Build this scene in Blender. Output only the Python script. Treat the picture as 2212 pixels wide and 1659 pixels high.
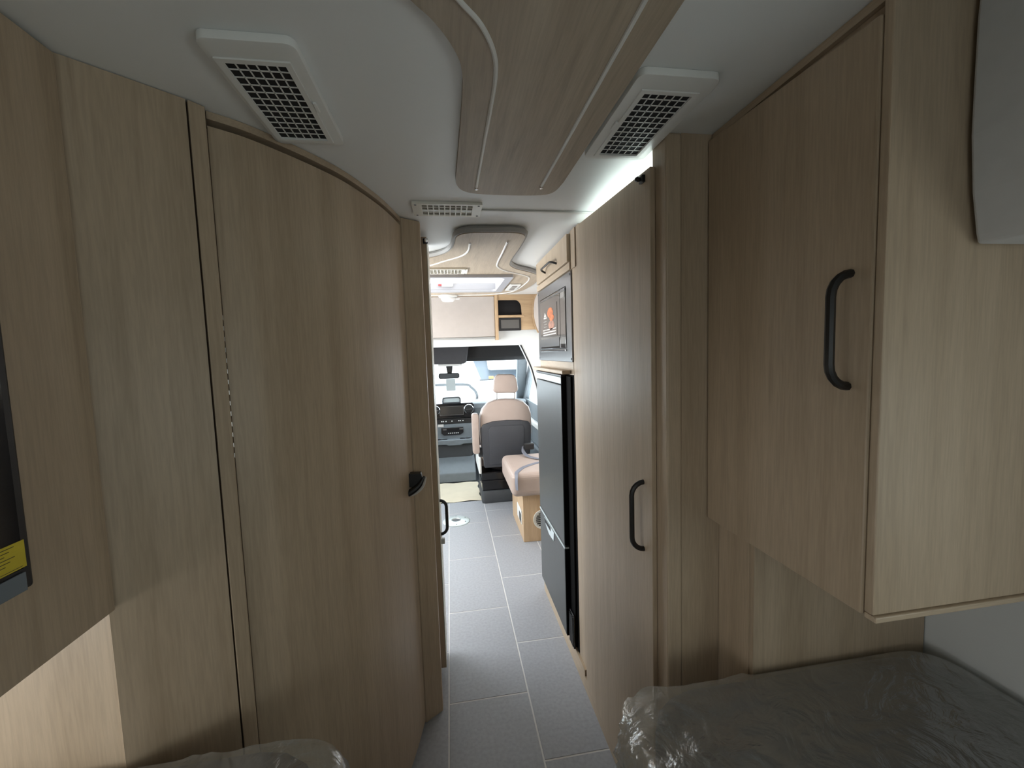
import bpy, bmesh, math, random
from mathutils import Vector, Matrix, noise
random.seed(7)
scene = bpy.context.scene
C = scene.collection
for o in list(bpy.data.objects): bpy.data.objects.remove(o)

# ------------------------------------------------------------------ camera
FPX, CH = 888.35, 1.45
def cam_axes(yaw, p, r):
    fwd = Vector((math.sin(yaw)*math.cos(p), math.cos(yaw)*math.cos(p), -math.sin(p)))
    right = Vector((math.cos(yaw), -math.sin(yaw), 0))
    down = fwd.cross(right)
    c, s = math.cos(r), math.sin(r)
    return c*right+s*down, -s*right+c*down, fwd
AX, AY, AZ = cam_axes(0.149166, 0.0763226, 0.0325736)
cd = bpy.data.cameras.new('camera'); cam = bpy.data.objects.new('camera', cd); C.objects.link(cam)
cd.sensor_fit = 'HORIZONTAL'; cd.sensor_width = 36; cd.lens = FPX*36/2212; cd.clip_start = 0.02; cd.clip_end = 200
m = Matrix((AX, -AY, -AZ)).transposed().to_4x4(); m.translation = (0, 0, CH)
cam.matrix_world = m
scene.camera = cam

# ------------------------------------------------------------------ world and exposure
w = bpy.data.worlds.new('sky'); scene.world = w; w.use_nodes = True
bg = w.node_tree.nodes['Background']; bg.inputs[0].default_value = (0.88, 0.95, 1.0, 1); bg.inputs[1].default_value = 2.4
scene.view_settings.view_transform = 'Standard'; scene.view_settings.look = 'None'
scene.view_settings.gamma = 1; scene.view_settings.use_curve_mapping = False
scene.view_settings.exposure = 1.95
E_KITCHEN, E_DINETTE, E_SKY, E_REAR_L, E_REAR_R, E_REAR, E_COVE = 4.4, 1.45, 0.46, 1.75, 0.62, 0.5, 1.8

# ------------------------------------------------------------------ materials
MT = {}
def pmat(name, col, rough=0.5, metal=0.0, spec=0.5, var=0.0, scale=20, bump=0.0, emit=None, es=0, coat=0):
    m = bpy.data.materials.new(name); m.use_nodes = True; n = m.node_tree.nodes; l = m.node_tree.links
    b = n['Principled BSDF']; b.inputs['Base Color'].default_value = (*col, 1); b.inputs['Roughness'].default_value = rough
    b.inputs['Metallic'].default_value = metal; b.inputs['Specular IOR Level'].default_value = spec
    if coat: b.inputs['Coat Weight'].default_value = coat
    if emit:
        b.inputs['Emission Color'].default_value = (*emit, 1); b.inputs['Emission Strength'].default_value = es
    tc = n.new('ShaderNodeTexCoord'); t = n.new('ShaderNodeTexNoise'); t.inputs['Scale'].default_value = scale; t.inputs['Detail'].default_value = 4
    l.new(tc.outputs['Object'], t.inputs['Vector'])
    if var > 0:
        r = n.new('ShaderNodeValToRGB')
        r.color_ramp.elements[0].position = 0.3; r.color_ramp.elements[1].position = 0.7
        r.color_ramp.elements[0].color = (*[c*(1-var) for c in col], 1); r.color_ramp.elements[1].color = (*[min(1, c*(1+var)) for c in col], 1)
        l.new(t.outputs['Fac'], r.inputs[0]); l.new(r.outputs[0], b.inputs['Base Color'])
    if bump > 0:
        bp = n.new('ShaderNodeBump'); bp.inputs['Strength'].default_value = bump; bp.inputs['Distance'].default_value = 0.002
        l.new(t.outputs['Fac'], bp.inputs['Height']); l.new(bp.outputs[0], b.inputs['Normal'])
    MT[name] = m; return m

def wood(name, axis, c1, c2, c3, rough=0.42):
    m = bpy.data.materials.new(name); m.use_nodes = True; n = m.node_tree.nodes; l = m.node_tree.links
    b = n['Principled BSDF']; b.inputs['Roughness'].default_value = rough; b.inputs['Specular IOR Level'].default_value = 0.4
    tc = n.new('ShaderNodeTexCoord'); oi = n.new('ShaderNodeObjectInfo'); add = n.new('ShaderNodeVectorMath'); add.operation = 'ADD'
    ml = n.new('ShaderNodeMath'); ml.operation = 'MULTIPLY'; ml.inputs[1].default_value = 13.0; l.new(oi.outputs['Random'], ml.inputs[0])
    l.new(tc.outputs['Object'], add.inputs[0]); l.new(ml.outputs[0], add.inputs[1])
    def layer(across, along, detail, dist):
        mp = n.new('ShaderNodeMapping'); s = [across]*3; s['xyz'.index(axis)] = along; mp.inputs['Scale'].default_value = s
        t = n.new('ShaderNodeTexNoise'); t.inputs['Scale'].default_value = 1; t.inputs['Detail'].default_value = detail; t.inputs['Distortion'].default_value = dist
        l.new(add.outputs[0], mp.inputs[0]); l.new(mp.outputs[0], t.inputs['Vector']); return t.outputs['Fac']
    broad = layer(16, 0.5, 3, 0.5); mid = layer(42, 2.2, 4, 0.5); fine = layer(240, 14, 3, 0.4)
    r1 = n.new('ShaderNodeValToRGB'); r1.color_ramp.elements[0].position = 0.3; r1.color_ramp.elements[1].position = 0.72
    r1.color_ramp.elements[0].color = (*c1, 1); r1.color_ramp.elements[1].color = (*c2, 1); l.new(broad, r1.inputs[0])
    r2 = n.new('ShaderNodeValToRGB'); r2.color_ramp.elements[0].position = 0.55; r2.color_ramp.elements[1].position = 0.85
    r2.color_ramp.elements[0].color = (0, 0, 0, 1); r2.color_ramp.elements[1].color = (0.6, 0.6, 0.6, 1); l.new(mid, r2.inputs[0])
    mx = n.new('ShaderNodeMixRGB'); l.new(r2.outputs[0], mx.inputs[0]); l.new(r1.outputs[0], mx.inputs[1]); mx.inputs[2].default_value = (*c3, 1)
    r3 = n.new('ShaderNodeValToRGB'); r3.color_ramp.elements[0].color = (0.90, 0.90, 0.90, 1); r3.color_ramp.elements[1].color = (1.05, 1.05, 1.05, 1)
    r3.color_ramp.elements[0].position = 0.35; r3.color_ramp.elements[1].position = 0.65; l.new(fine, r3.inputs[0])
    m2 = n.new('ShaderNodeMixRGB'); m2.blend_type = 'MULTIPLY'; m2.inputs[0].default_value = 0.8
    l.new(mx.outputs[0], m2.inputs[1]); l.new(r3.outputs[0], m2.inputs[2]); l.new(m2.outputs[0], b.inputs['Base Color'])
    bp = n.new('ShaderNodeBump'); bp.inputs['Strength'].default_value = 0.12; bp.inputs['Distance'].default_value = 0.001
    l.new(fine, bp.inputs['Height']); l.new(bp.outputs[0], b.inputs['Normal'])
    MT[name] = m; return m
OAK = ((0.42, 0.328, 0.232), (0.51, 0.408, 0.298), (0.33, 0.25, 0.172))
wood('oak_z', 'z', *OAK); wood('oak_x', 'x', *OAK); wood('oak_y', 'y', *OAK)
wood('oak_ceiling', 'y', (0.40, 0.325, 0.245), (0.52, 0.44, 0.34), (0.20, 0.155, 0.11), 0.5)
wood('oak_warm', 'x', (0.46, 0.32, 0.19), (0.58, 0.42, 0.26), (0.40, 0.27, 0.15))
wood('oak_warm_z', 'z', (0.50, 0.35, 0.21), (0.62, 0.45, 0.29), (0.44, 0.30, 0.17))
pmat('edge_dark', (0.10, 0.065, 0.04), 0.6, var=0.1)
pmat('ceiling_white', (0.83, 0.85, 0.85), 0.45, var=0.015, scale=3)
pmat('wall_white', (0.66, 0.68, 0.68), 0.5, var=0.02, scale=4)
pmat('trim_white', (0.82, 0.82, 0.82), 0.4)
pmat('trim_bluish', (0.40, 0.41, 0.45), 0.4)
pmat('pull_pale', (0.55, 0.62, 0.65), 0.35)
pmat('lever_silver', (0.55, 0.55, 0.54), 0.3, metal=0.2)
pmat('plastic_white', (0.80, 0.81, 0.79), 0.35, var=0.01)
pmat('plastic_cream', (0.78, 0.77, 0.70), 0.4, var=0.01)
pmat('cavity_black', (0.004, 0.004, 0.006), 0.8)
pmat('black_plastic', (0.012, 0.012, 0.013), 0.4, var=0.1)
pmat('black_matte', (0.01, 0.01, 0.011), 0.6)
pmat('fridge_black', (0.006, 0.006, 0.006), 0.85, spec=0.08)
pmat('louvre_shade', (0.22, 0.20, 0.16), 0.7)
pmat('black_gloss', (0.008, 0.008, 0.01), 0.12)
pmat('handle_black', (0.012, 0.011, 0.011), 0.38)
pmat('steel', (0.18, 0.18, 0.185), 0.3, metal=0.9, var=0.04, scale=60)
pmat('chrome', (0.75, 0.75, 0.76), 0.15, metal=1)
pmat('fridge_grey', (0.07, 0.073, 0.075), 0.36, metal=0.3, var=0.04, scale=40)
pmat('screen_off', (0.10, 0.095, 0.09), 0.5)
pmat('glass_dark', (0.05, 0.045, 0.042), 0.08, coat=0.5)
pmat('tile_vinyl', (0.34, 0.355, 0.385), 0.5, var=0.09, scale=75, bump=0.05)
pmat('grout', (0.62, 0.62, 0.61), 0.7, var=0.05)
pmat('carpet_dark', (0.09, 0.10, 0.11), 0.95, var=0.2, scale=180, bump=0.3)
pmat('mattress_fabric', (0.052, 0.054, 0.056), 0.9, var=0.15, scale=120, bump=0.2)
pmat('leather_beige', (0.40, 0.32, 0.28), 0.45, var=0.03, scale=14)
pmat('leather_grey', (0.04, 0.042, 0.049), 0.55, var=0.06, scale=150, bump=0.1)
pmat('fabric_beige', (0.48, 0.435, 0.405), 0.7, var=0.03)
pmat('strap_grey', (0.17, 0.18, 0.22), 0.7, var=0.08)
pmat('dash_grey', (0.18, 0.205, 0.225), 0.6, var=0.05)
pmat('dash_dark', (0.055, 0.06, 0.066), 0.6, var=0.05)
pmat('headliner_dark', (0.05, 0.05, 0.055), 0.75, var=0.05)
pmat('kraft_paper', (0.70, 0.63, 0.49), 0.85, var=0.04, scale=8)
pmat('metal_plate', (0.62, 0.68, 0.68), 0.4, metal=0.5, var=0.04)
pmat('yellow_label', (0.62, 0.50, 0.03), 0.5, var=0.06, scale=30)
pmat('ink', (0.10, 0.09, 0.02), 0.6)
pmat('bezel_blue', (0.15, 0.18, 0.21), 0.5)
pmat('orange_print', (0.62, 0.17, 0.05), 0.4, var=0.4, scale=60)
pmat('brown_print', (0.42, 0.20, 0.14), 0.4, var=0.4, scale=60)
pmat('white_print', (0.62, 0.60, 0.58), 0.5)
pmat('grey_print', (0.30, 0.28, 0.26), 0.5)
pmat('tag_paper', (0.50, 0.55, 0.56), 0.7)
pmat('vehicle_white', (0.78, 0.80, 0.82), 0.35, var=0.02)
pmat('vehicle_glass', (0.03, 0.045, 0.065), 0.15)
pmat('amber_lens', (0.55, 0.13, 0.005), 0.3)
pmat('red_lens', (0.7, 0.05, 0.05), 0.3)
pmat('ground_concrete', (0.62, 0.63, 0.63), 0.9, var=0.08, scale=2)
pmat('grey_edge', (0.34, 0.34, 0.33), 0.5)
pmat('led_strip', (0.80, 0.80, 0.78), 0.35)
pmat('valance_fabric', (0.62, 0.63, 0.64), 0.75, var=0.03, scale=30)
def emis(name, col, s):
    m = bpy.data.materials.new(name); m.use_nodes = True; n = m.node_tree.nodes; l = m.node_tree.links
    b = n['Principled BSDF']; b.inputs['Base Color'].default_value = (0.8, 0.8, 0.8, 1)
    b.inputs['Emission Color'].default_value = (*col, 1); b.inputs['Emission Strength'].default_value = s
    MT[name] = m
emis('daylight_kitchen', (0.95, 0.98, 1.0), E_KITCHEN); emis('daylight_dinette', (0.95, 0.98, 1.0), E_DINETTE)
emis('daylight_roof', (1.0, 0.98, 0.92), E_SKY); emis('daylight_rear_left', (0.97, 0.98, 0.96), E_REAR_L)
emis('daylight_rear_right', (0.92, 1.0, 0.95), E_REAR_R); emis('rear_fill_glow', (0.90, 1.0, 1.0), E_REAR)
emis('led_cove', (0.85, 1.0, 0.97), E_COVE)
def film(name, tint, white, rough, fac_base, fac_edge, bump=0):
    m = bpy.data.materials.new(name); m.use_nodes = True; n = m.node_tree.nodes; l = m.node_tree.links
    for x in list(n):
        if x.type != 'OUTPUT_MATERIAL': n.remove(x)
    out = [x for x in n if x.type == 'OUTPUT_MATERIAL'][0]
    tr = n.new('ShaderNodeBsdfTransparent'); tr.inputs[0].default_value = (*tint, 1)
    gl = n.new('ShaderNodeBsdfGlossy'); gl.inputs['Roughness'].default_value = rough; gl.inputs[0].default_value = (1, 1, 1, 1)
    df = n.new('ShaderNodeBsdfDiffuse'); df.inputs[0].default_value = (0.8, 0.82, 0.82, 1)
    lw = n.new('ShaderNodeLayerWeight'); lw.inputs[0].default_value = 0.35
    mr = n.new('ShaderNodeMapRange'); mr.inputs[3].default_value = fac_base; mr.inputs[4].default_value = fac_edge
    l.new(lw.outputs['Facing'], mr.inputs[0])
    if bump:
        tc = n.new('ShaderNodeTexCoord'); t = n.new('ShaderNodeTexNoise'); t.inputs['Scale'].default_value = 11; t.inputs['Detail'].default_value = 5; t.inputs['Distortion'].default_value = 1.6
        bp = n.new('ShaderNodeBump'); bp.inputs['Strength'].default_value = bump; bp.inputs['Distance'].default_value = 0.03
        l.new(tc.outputs['Object'], t.inputs['Vector']); l.new(t.outputs['Fac'], bp.inputs['Height'])
        for x in (gl, df, lw): l.new(bp.outputs[0], x.inputs['Normal'])
    m1 = n.new('ShaderNodeMixShader'); m1.inputs[0].default_value = white; l.new(tr.outputs[0], m1.inputs[1]); l.new(df.outputs[0], m1.inputs[2])
    m2 = n.new('ShaderNodeMixShader'); l.new(mr.outputs[0], m2.inputs[0]); l.new(m1.outputs[0], m2.inputs[1]); l.new(gl.outputs[0], m2.inputs[2])
    l.new(m2.outputs[0], out.inputs[0]); MT[name] = m
film('clear_plastic', (0.93, 0.95, 0.95), 0.15, 0.18, 0.09, 0.5, 0.5)
film('window_glass', (0.96, 0.98, 0.98), 0.0, 0.02, 0.03, 0.35)

# ------------------------------------------------------------------ mesh helpers (world coordinates)
def box(x0, x1, y0, y1, z0, z1, bev=0.0, seg=2, bm=None):
    t = bmesh.new(); bmesh.ops.create_cube(t, size=1)
    for v in t.verts: v.co = Vector(((x0+x1)/2+v.co.x*(x1-x0), (y0+y1)/2+v.co.y*(y1-y0), (z0+z1)/2+v.co.z*(z1-z0)))
    if bev: bmesh.ops.bevel(t, geom=t.edges[:], offset=bev, segments=seg, profile=0.5, affect='EDGES')
    return join(bm, t)
def join(bm, t):
    if bm is None: return t
    me = bpy.data.meshes.new('tmp'); t.to_mesh(me); t.free(); bm.from_mesh(me); bpy.data.meshes.remove(me); return bm
def hexa(p, bm=None, bev=0.0):
    """p: 8 points, bottom loop of four then top loop of four"""
    t = bmesh.new(); v = [t.verts.new(q) for q in p]
    for f in ((0, 3, 2, 1), (4, 5, 6, 7), (0, 1, 5, 4), (1, 2, 6, 5), (2, 3, 7, 6), (3, 0, 4, 7)): t.faces.new([v[i] for i in f])
    bmesh.ops.recalc_face_normals(t, faces=t.faces[:])
    if bev: bmesh.ops.bevel(t, geom=t.edges[:], offset=bev, segments=2, profile=0.5, affect='EDGES')
    return join(bm, t)
def prism(poly, axis, a, b, holes=(), bev=0.0, bm=None):
    """poly in the plane normal to axis: x -> (y,z), y -> (x,z), z -> (x,y)"""
    def P(q, h):
        return Vector((h, q[0], q[1])) if axis == 'x' else Vector((q[0], h, q[1])) if axis == 'y' else Vector((q[0], q[1], h))
    t = bmesh.new()
    if not holes:
        f = t.faces.new([t.verts.new(P(q, a)) for q in poly]); faces = [f]
    else:
        ed = []
        for lp in [poly]+list(holes):
            vs = [t.verts.new(P(q, a)) for q in lp]
            ed += [t.edges.new((vs[i], vs[(i+1) % len(vs)])) for i in range(len(vs))]
        faces = [g for g in bmesh.ops.triangle_fill(t, edges=ed, use_beauty=True)['geom'] if isinstance(g, bmesh.types.BMFace)]
    r = bmesh.ops.extrude_face_region(t, geom=faces)
    d = P((0, 0), b)-P((0, 0), a)
    bmesh.ops.translate(t, vec=d, verts=[g for g in r['geom'] if isinstance(g, bmesh.types.BMVert)])
    bmesh.ops.recalc_face_normals(t, faces=t.faces[:])
    if bev:
        es = [e for e in t.edges if e.is_manifold and e.calc_face_angle(0) > 0.6]
        bmesh.ops.bevel(t, geom=es, offset=bev, segments=2, profile=0.5, affect='EDGES', clamp_overlap=True)
    return join(bm, t)
def tube(pts, r, seg=8, bm=None, closed=False):
    t = bmesh.new(); pts = [Vector(p) for p in pts]; n = len(pts); rings = []
    rr = r if isinstance(r, (list, tuple)) else [r]*n
    prev = None
    for i, p in enumerate(pts):
        a = pts[(i-1) % n] if (closed or i > 0) else p; b = pts[(i+1) % n] if (closed or i < n-1) else p
        d = (b-a).normalized()
        u = prev-d*prev.dot(d) if prev is not None else d.orthogonal()
        if u.length < 1e-6: u = d.orthogonal()
        u.normalize(); prev = u; v = d.cross(u)
        rings.append([t.verts.new(p+(u*math.cos(2*math.pi*k/seg)+v*math.sin(2*math.pi*k/seg))*rr[i]) for k in range(seg)])
    for i in range(n if closed else n-1):
        A, B = rings[i], rings[(i+1) % n]
        for k in range(seg): t.faces.new((A[k], A[(k+1) % seg], B[(k+1) % seg], B[k]))
    if not closed: t.faces.new(rings[0][::-1]); t.faces.new(rings[-1])
    bmesh.ops.recalc_face_normals(t, faces=t.faces[:])
    return join(bm, t)
def lathe(prof, c, axis='z', seg=24, bm=None):
    """prof: (radius, height) pairs"""
    t = bmesh.new(); c = Vector(c); rings = []
    for r, h in prof:
        ring = []
        for k in range(seg):
            a = 2*math.pi*k/seg; x, y = r*math.cos(a), r*math.sin(a)
            q = (x, y, h) if axis == 'z' else (h, x, y) if axis == 'x' else (x, h, y)
            ring.append(t.verts.new(c+Vector(q)))
        rings.append(ring)
    for A, B in zip(rings, rings[1:]):
        for k in range(seg): t.faces.new((A[k], A[(k+1) % seg], B[(k+1) % seg], B[k]))
    t.faces.new(rings[0][::-1]); t.faces.new(rings[-1])
    bmesh.ops.recalc_face_normals(t, faces=t.faces[:])
    return join(bm, t)
def catmull(p, n=6, closed=False):
    p = [Vector(q) for q in p]; out = []; N = len(p)
    for i in range(N if closed else N-1):
        a = p[(i-1) % N] if (closed or i > 0) else p[0]*2-p[1]
        b, c = p[i], p[(i+1) % N]; d = p[(i+2) % N] if (closed or i < N-2) else p[-1]*2-p[-2]
        for k in range(n):
            t = k/n
            out.append(0.5*((2*b)+(c-a)*t+(2*a-5*b+4*c-d)*t*t+(3*b-a-3*c+d)*t*t*t))
    if not closed: out.append(p[-1])
    return out
def ribbon(plan, off, z0, z1, bm=None):
    """upright wall along plan points, thickened to the left of travel by off"""
    n = len(plan); nr = []
    for i in range(n):
        d = Vector(plan[min(i+1, n-1)])-Vector(plan[max(i-1, 0)]); d.normalize(); nr.append(Vector((-d.y, d.x)))
    t = bmesh.new(); rows = []
    for i in range(n):
        a = Vector((plan[i][0], plan[i][1])); b = a+nr[i]*off
        rows.append([t.verts.new((a.x, a.y, z0)), t.verts.new((a.x, a.y, z1)), t.verts.new((b.x, b.y, z1)), t.verts.new((b.x, b.y, z0))])
    for A, B in zip(rows, rows[1:]):
        for k in range(4): t.faces.new((A[k], A[(k+1) % 4], B[(k+1) % 4], B[k]))
    t.faces.new(rows[0]); t.faces.new(rows[-1][::-1])
    bmesh.ops.recalc_face_normals(t, faces=t.faces[:])
    return join(bm, t)
def rrect(x0, x1, y0, y1, r, n=5):
    r = (r,)*4 if not isinstance(r, (list, tuple)) else r; pts = []
    for (cx, cy, a0, q) in ((x1, y0, -90, r[0]), (x1, y1, 0, r[1]), (x0, y1, 90, r[2]), (x0, y0, 180, r[3])):
        sx = -1 if cx == x1 else 1; sy = -1 if cy == y1 else 1
        if q == 0: pts.append((cx, cy)); continue
        for k in range(n+1):
            a = math.radians(a0+90*k/n); pts.append((cx+sx*q+q*math.cos(a), cy+sy*q+q*math.sin(a)))
    return pts
def obj(name, bm, mat, parent=None, smooth=False, label=None):
    me = bpy.data.meshes.new(name)
    org = Vector((0, 0, 0)); root = parent
    while root is not None: org += root.location; root = root.parent
    if parent is None:
        vs = [v.co for v in bm.verts]
        org = Vector(((min(v.x for v in vs)+max(v.x for v in vs))/2, (min(v.y for v in vs)+max(v.y for v in vs))/2, min(v.z for v in vs)))
    for v in bm.verts: v.co -= org
    bm.to_mesh(me); bm.free(); me.materials.append(MT[mat])
    if smooth:
        for p in me.polygons: p.use_smooth = True
        me.set_sharp_from_angle(angle=0.6)
    o = bpy.data.objects.new(name, me); C.objects.link(o)
    if parent is None: o.location = org
    else: o.parent = parent
    if label: o['label'] = label
    return o
def tag(o, label, cat, group=None, kind=None):
    o['label'] = label; o['category'] = cat
    if group: o['group'] = group
    if kind: o['kind'] = kind
    return o
def thing(name, loc, label, cat, group=None, kind=None):
    o = bpy.data.objects.new(name, None); C.objects.link(o); o.location = loc; o.empty_display_size = 0.1
    return tag(o, label, cat, group, kind)
def struct(name, bm, mat, label, cat, parent=None):
    o = obj(name, bm, mat, parent); return tag(o, label, cat, kind='structure')
def dhandle(a, b, out, r=0.007, n=5):
    """bow handle: feet at a and b, standing off by vector out, rounded corners"""
    a, b, out = Vector(a), Vector(b), Vector(out); d = (b-a).normalized(); q = out.length; pts = [a]
    for k in range(n+1):
        t = math.pi/2*k/n; pts.append(a+out*math.sin(t)+d*q*(1-math.cos(t)))
    for k in range(n+1):
        t = math.pi/2*(1-k/n); pts.append(b+out*math.sin(t)-d*q*(1-math.cos(t)))
    pts.append(b); return tube(pts, r, 8)

XL, XR_, YR, YF, ZC = -1.04, 1.14, -1.25, 3.60, 1.95

# ================================================================== the shell
SKY = (-0.33, 0.404, 2.50, 3.10)
fl = struct('floor', box(XL, XR_, YR, 3.985, -0.04, -0.0012), 'grout', 'pale grout bed under the grey floor tiles', 'floor')
cols = [(-0.733, -0.398, 0), (-0.398, -0.063, 1), (-0.063, 0.272, 0), (0.272, 0.607, 1), (0.607, 0.942, 0)]
G = 0.0032
for x0, x1, ph in cols:
    ys = [1.633+0.607*k for k in range(-3, 4)] if ph == 0 else [1.33+0.607*k for k in range(-2, 4)]
    ys = [y for y in ys if 0.0 < y < 3.62]+[3.70, 3.985]
    ys = [max(0.0, ys[0]-0.607)]+ys
    for y0, y1 in zip(ys, ys[1:]):
        if y1-y0 < 0.02: continue
        obj('tile', box(x0+G, x1-G, y0+G, y1-G, -0.006, 0.0, 0.0008, 1), 'tile_vinyl', fl)
cb = bmesh.new()
for a in ((XL, XR_, YR, SKY[2], ZC, 2.0), (XL, SKY[0], SKY[2], SKY[3], ZC, 2.0), (SKY[1], XR_, SKY[2], SKY[3], ZC, 2.0), (XL, XR_, SKY[3], YF+0.06, ZC, 2.0)): cb = box(*a, bm=cb)
ce = struct('ceiling', cb, 'ceiling_white', 'smooth white moulded ceiling of the coach', 'ceiling')
tr = struct('trim_1', box(-0.10, 1.1, 1.468, 1.486, 1.944, ZC-0.0005, 0.002), 'plastic_white', 'thin white joint strip crossing the ceiling beyond the wooden panel', 'trim')
struct('wall_left', box(XL-0.05, XL, YR, YF, -0.04, 2.0), 'wall_white', 'white coach side wall behind the bathroom and wardrobe', 'wall')
struct('wall_right', box(XR_, XR_+0.05, YR, YF, -0.04, 2.0), 'wall_white', 'white coach side wall beside the wrapped bed with overhead cupboard', 'wall')
struct('wall_rear', box(XL-0.05, XR_+0.05, YR-0.05, YR, -0.04, 2.0), 'wall_white', 'white end wall at the head of the beds', 'wall')
def winframe(name, axis, h, a0, a1, z0, z1, d, mat, label):
    r = thing(name, (h, (a0+a1)/2, z0) if axis == 'x' else ((a0+a1)/2, h, z0), label, 'window', kind='structure')
    lo, hi = sorted((h, h+d))
    obj('window_frame', prism(rrect(a0, a1, z0, z1, 0.04), axis, lo, hi, [rrect(a0+0.03, a1-0.03, z0+0.03, z1-0.03, 0.03)]), 'black_plastic', r)
    obj('window_pane', prism(rrect(a0+0.03, a1-0.03, z0+0.03, z1-0.03, 0.03), axis, h+0.2*d, h+0.5*d), mat, r)
    return r
winframe('window_2', 'x', XL+0.001, 2.1, 3.5, 0.9, 1.58, 0.02, 'daylight_kitchen', 'daylit side window opposite the dinette bench')
winframe('window_3', 'x', XR_-0.001, 2.5, 3.45, 0.85, 1.52, -0.02, 'daylight_dinette', 'daylit side window above the dinette bench')
winframe('window_4', 'x', XL+0.001, -0.35, 0.66, 0.74, 1.0, 0.02, 'daylight_rear_left', 'low frosted window under the cupboard with the television')
winframe('window_5', 'x', XR_-0.001, -1.1, 0.12, 0.90, 1.42, -0.02, 'daylight_rear_right', 'shaded side window below the white padded valance')
winframe('rear_fill_pane', 'y', YR+0.001, -0.55, 0.4, 1.05, 1.55, 0.02, 'rear_fill_glow', 'unseen glowing pane added in the end wall to light the rear')  # unseen pane added behind the camera to brighten the rear

# bulkhead between coach and cab, with the arched opening
arch = [(0.621, 1.515), (0.673, 1.403), (0.715, 1.30), (0.742, 1.196), (0.765, 1.107), (0.775, 1.0), (0.778, 0.914), (0.776, 0.54)]
arch_r = [(p.x, p.y) for p in catmull([Vector((a, b, 0)) for a, b in arch], 3)]
op = [(0.776, -0.03)]+arch_r[::-1]
op = op+[(0.10-x, z) for x, z in op[::-1]]
outer = [(XL, -0.04), (0.10-0.776, -0.04)]+[(x, z) for x, z in op[::-1]][0:0]
bulk = prism([(XL, -0.04)]+[(0.10-0.776, -0.04)]+[(0.10-x, z) for x, z in arch_r[::-1]]+[(x, z) for x, z in arch_r]+[(0.776, -0.04), (XR_, -0.04), (XR_, ZC), (XL, ZC)], 'y', YF, YF+0.05)
wc = struct('wall_cab', bulk, 'wall_white', 'white bulkhead with the arched opening to the driving cab', 'wall')
seal = [(0.776, YF-0.004, 0.02), (0.776, YF-0.004, 0.54)]+[(x+0.008, YF-0.004, z) for x, z in arch_r[::-1]]
obj('door_seal', tube(seal, 0.006, 6), 'black_plastic', wc, True)

# ================================================================== driving cab
struct('floor_cab', box(-0.85, 0.95, 3.987, 5.42, -0.06, -0.012), 'carpet_dark', 'dark carpeted floor of the driving cab', 'floor')
sw = bmesh.new()
CABX = (-0.86, 0.94)
def cabside(x0, x1):
    out = [(3.66, -0.06), (5.45, -0.06), (5.45, 0.86), (4.78, 1.44), (4.78, 1.62), (3.66, 1.62)]
    hole = [(3.95, 0.86), (5.15, 0.86), (4.66, 1.36), (3.95, 1.38)]
    return prism(out, 'x', x0, x1, [hole])
wl = struct('wall_cab_left', cabside(CABX[0]-0.05, CABX[0]), 'dash_grey', 'grey cab door with open window behind the dashboard, driver side', 'wall')
wr = struct('wall_cab_right', cabside(CABX[1], CABX[1]+0.05), 'dash_grey', 'grey cab door with window beside the passenger seat', 'wall')
for nm, x, par in (('l', CABX[0], wl), ('r', CABX[1], wr)):
    obj('door_glass', prism([(3.95, 0.86), (5.15, 0.86), (4.66, 1.36), (3.95, 1.38)], 'x', x+0.02*(1 if nm == 'r' else -1), x+0.024*(1 if nm == 'r' else -1)), 'window_glass', par)
    s = -1 if nm == 'r' else 1
    obj('armrest_ledge', box(*sorted((x, x+s*0.05)), 4.1, 4.9, 0.62, 0.68, 0.015), 'plastic_white', par)
    obj('door_pocket', box(*sorted((x, x+s*0.04)), 4.05, 4.95, 0.12, 0.40, 0.015), 'dash_grey', par)
struct('ceiling_cab', box(CABX[0]-0.05, CABX[1]+0.05, 3.655, 4.80, 1.555, 1.62), 'headliner_dark', 'dark headliner of the driving cab', 'ceiling')
struct('wall_cab_front', box(CABX[0]-0.05, CABX[1]+0.05, 5.42, 5.47, -0.06, 0.84), 'dash_dark', 'dark firewall below the dashboard', 'wall')
# overhead storage shelf above the windscreen
oc = thing('overhead_console', (0.05, 4.5, 1.36), 'black overhead storage shelf above the windscreen of the cab', 'console')
obj('shelf_body', prism([(4.38, 1.553), (4.38, 1.40), (4.42, 1.37), (4.72, 1.375), (4.72, 1.553)], 'x', CABX[0]+0.01, CABX[1]-0.01, bev=0.012), 'black_matte', oc)
obj('centre_bulge', prism([(-0.42, 1.552), (-0.40, 1.38), (-0.37, 1.355), (0.15, 1.35), (0.175, 1.37), (0.205, 1.552)], 'y', 4.24, 4.40, bev=0.02), 'headliner_dark', oc, True, 'charcoal bulging storage box in the middle')
obj('reading_lamp', prism(rrect(-0.12, 0.13, 1.328, 1.352, 0.008), 'y', 4.40, 4.55), 'plastic_white', oc)
# windscreen
ws = thing('window_1', (0.05, 5.44, 0.84), 'sloping windscreen of the cab with bright daylight outside', 'window', kind='structure')
obj('glass', hexa([(-0.80, 5.425, 0.845), (0.88, 5.425, 0.845), (0.88, 5.435, 0.855), (-0.80, 5.435, 0.855), (-0.72, 4.77, 1.38), (0.80, 4.77, 1.38), (0.80, 4.78, 1.39), (-0.72, 4.78, 1.39)]), 'window_glass', ws)
def pillar(x0, x1, s):
    return hexa([(x0-s*0.065, 5.36, 0.80), (x0+s*0.045, 5.36, 0.80), (x0+s*0.045, 5.46, 0.80), (x0-s*0.065, 5.46, 0.80),
                 (x1-s*0.06, 4.70, 1.42), (x1+s*0.06, 4.70, 1.42), (x1+s*0.06, 4.80, 1.42), (x1-s*0.06, 4.80, 1.42)], bev=0.012)
obj('pillar_trim', pillar(0.925, 0.845, 1), 'dash_grey', ws)
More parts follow.
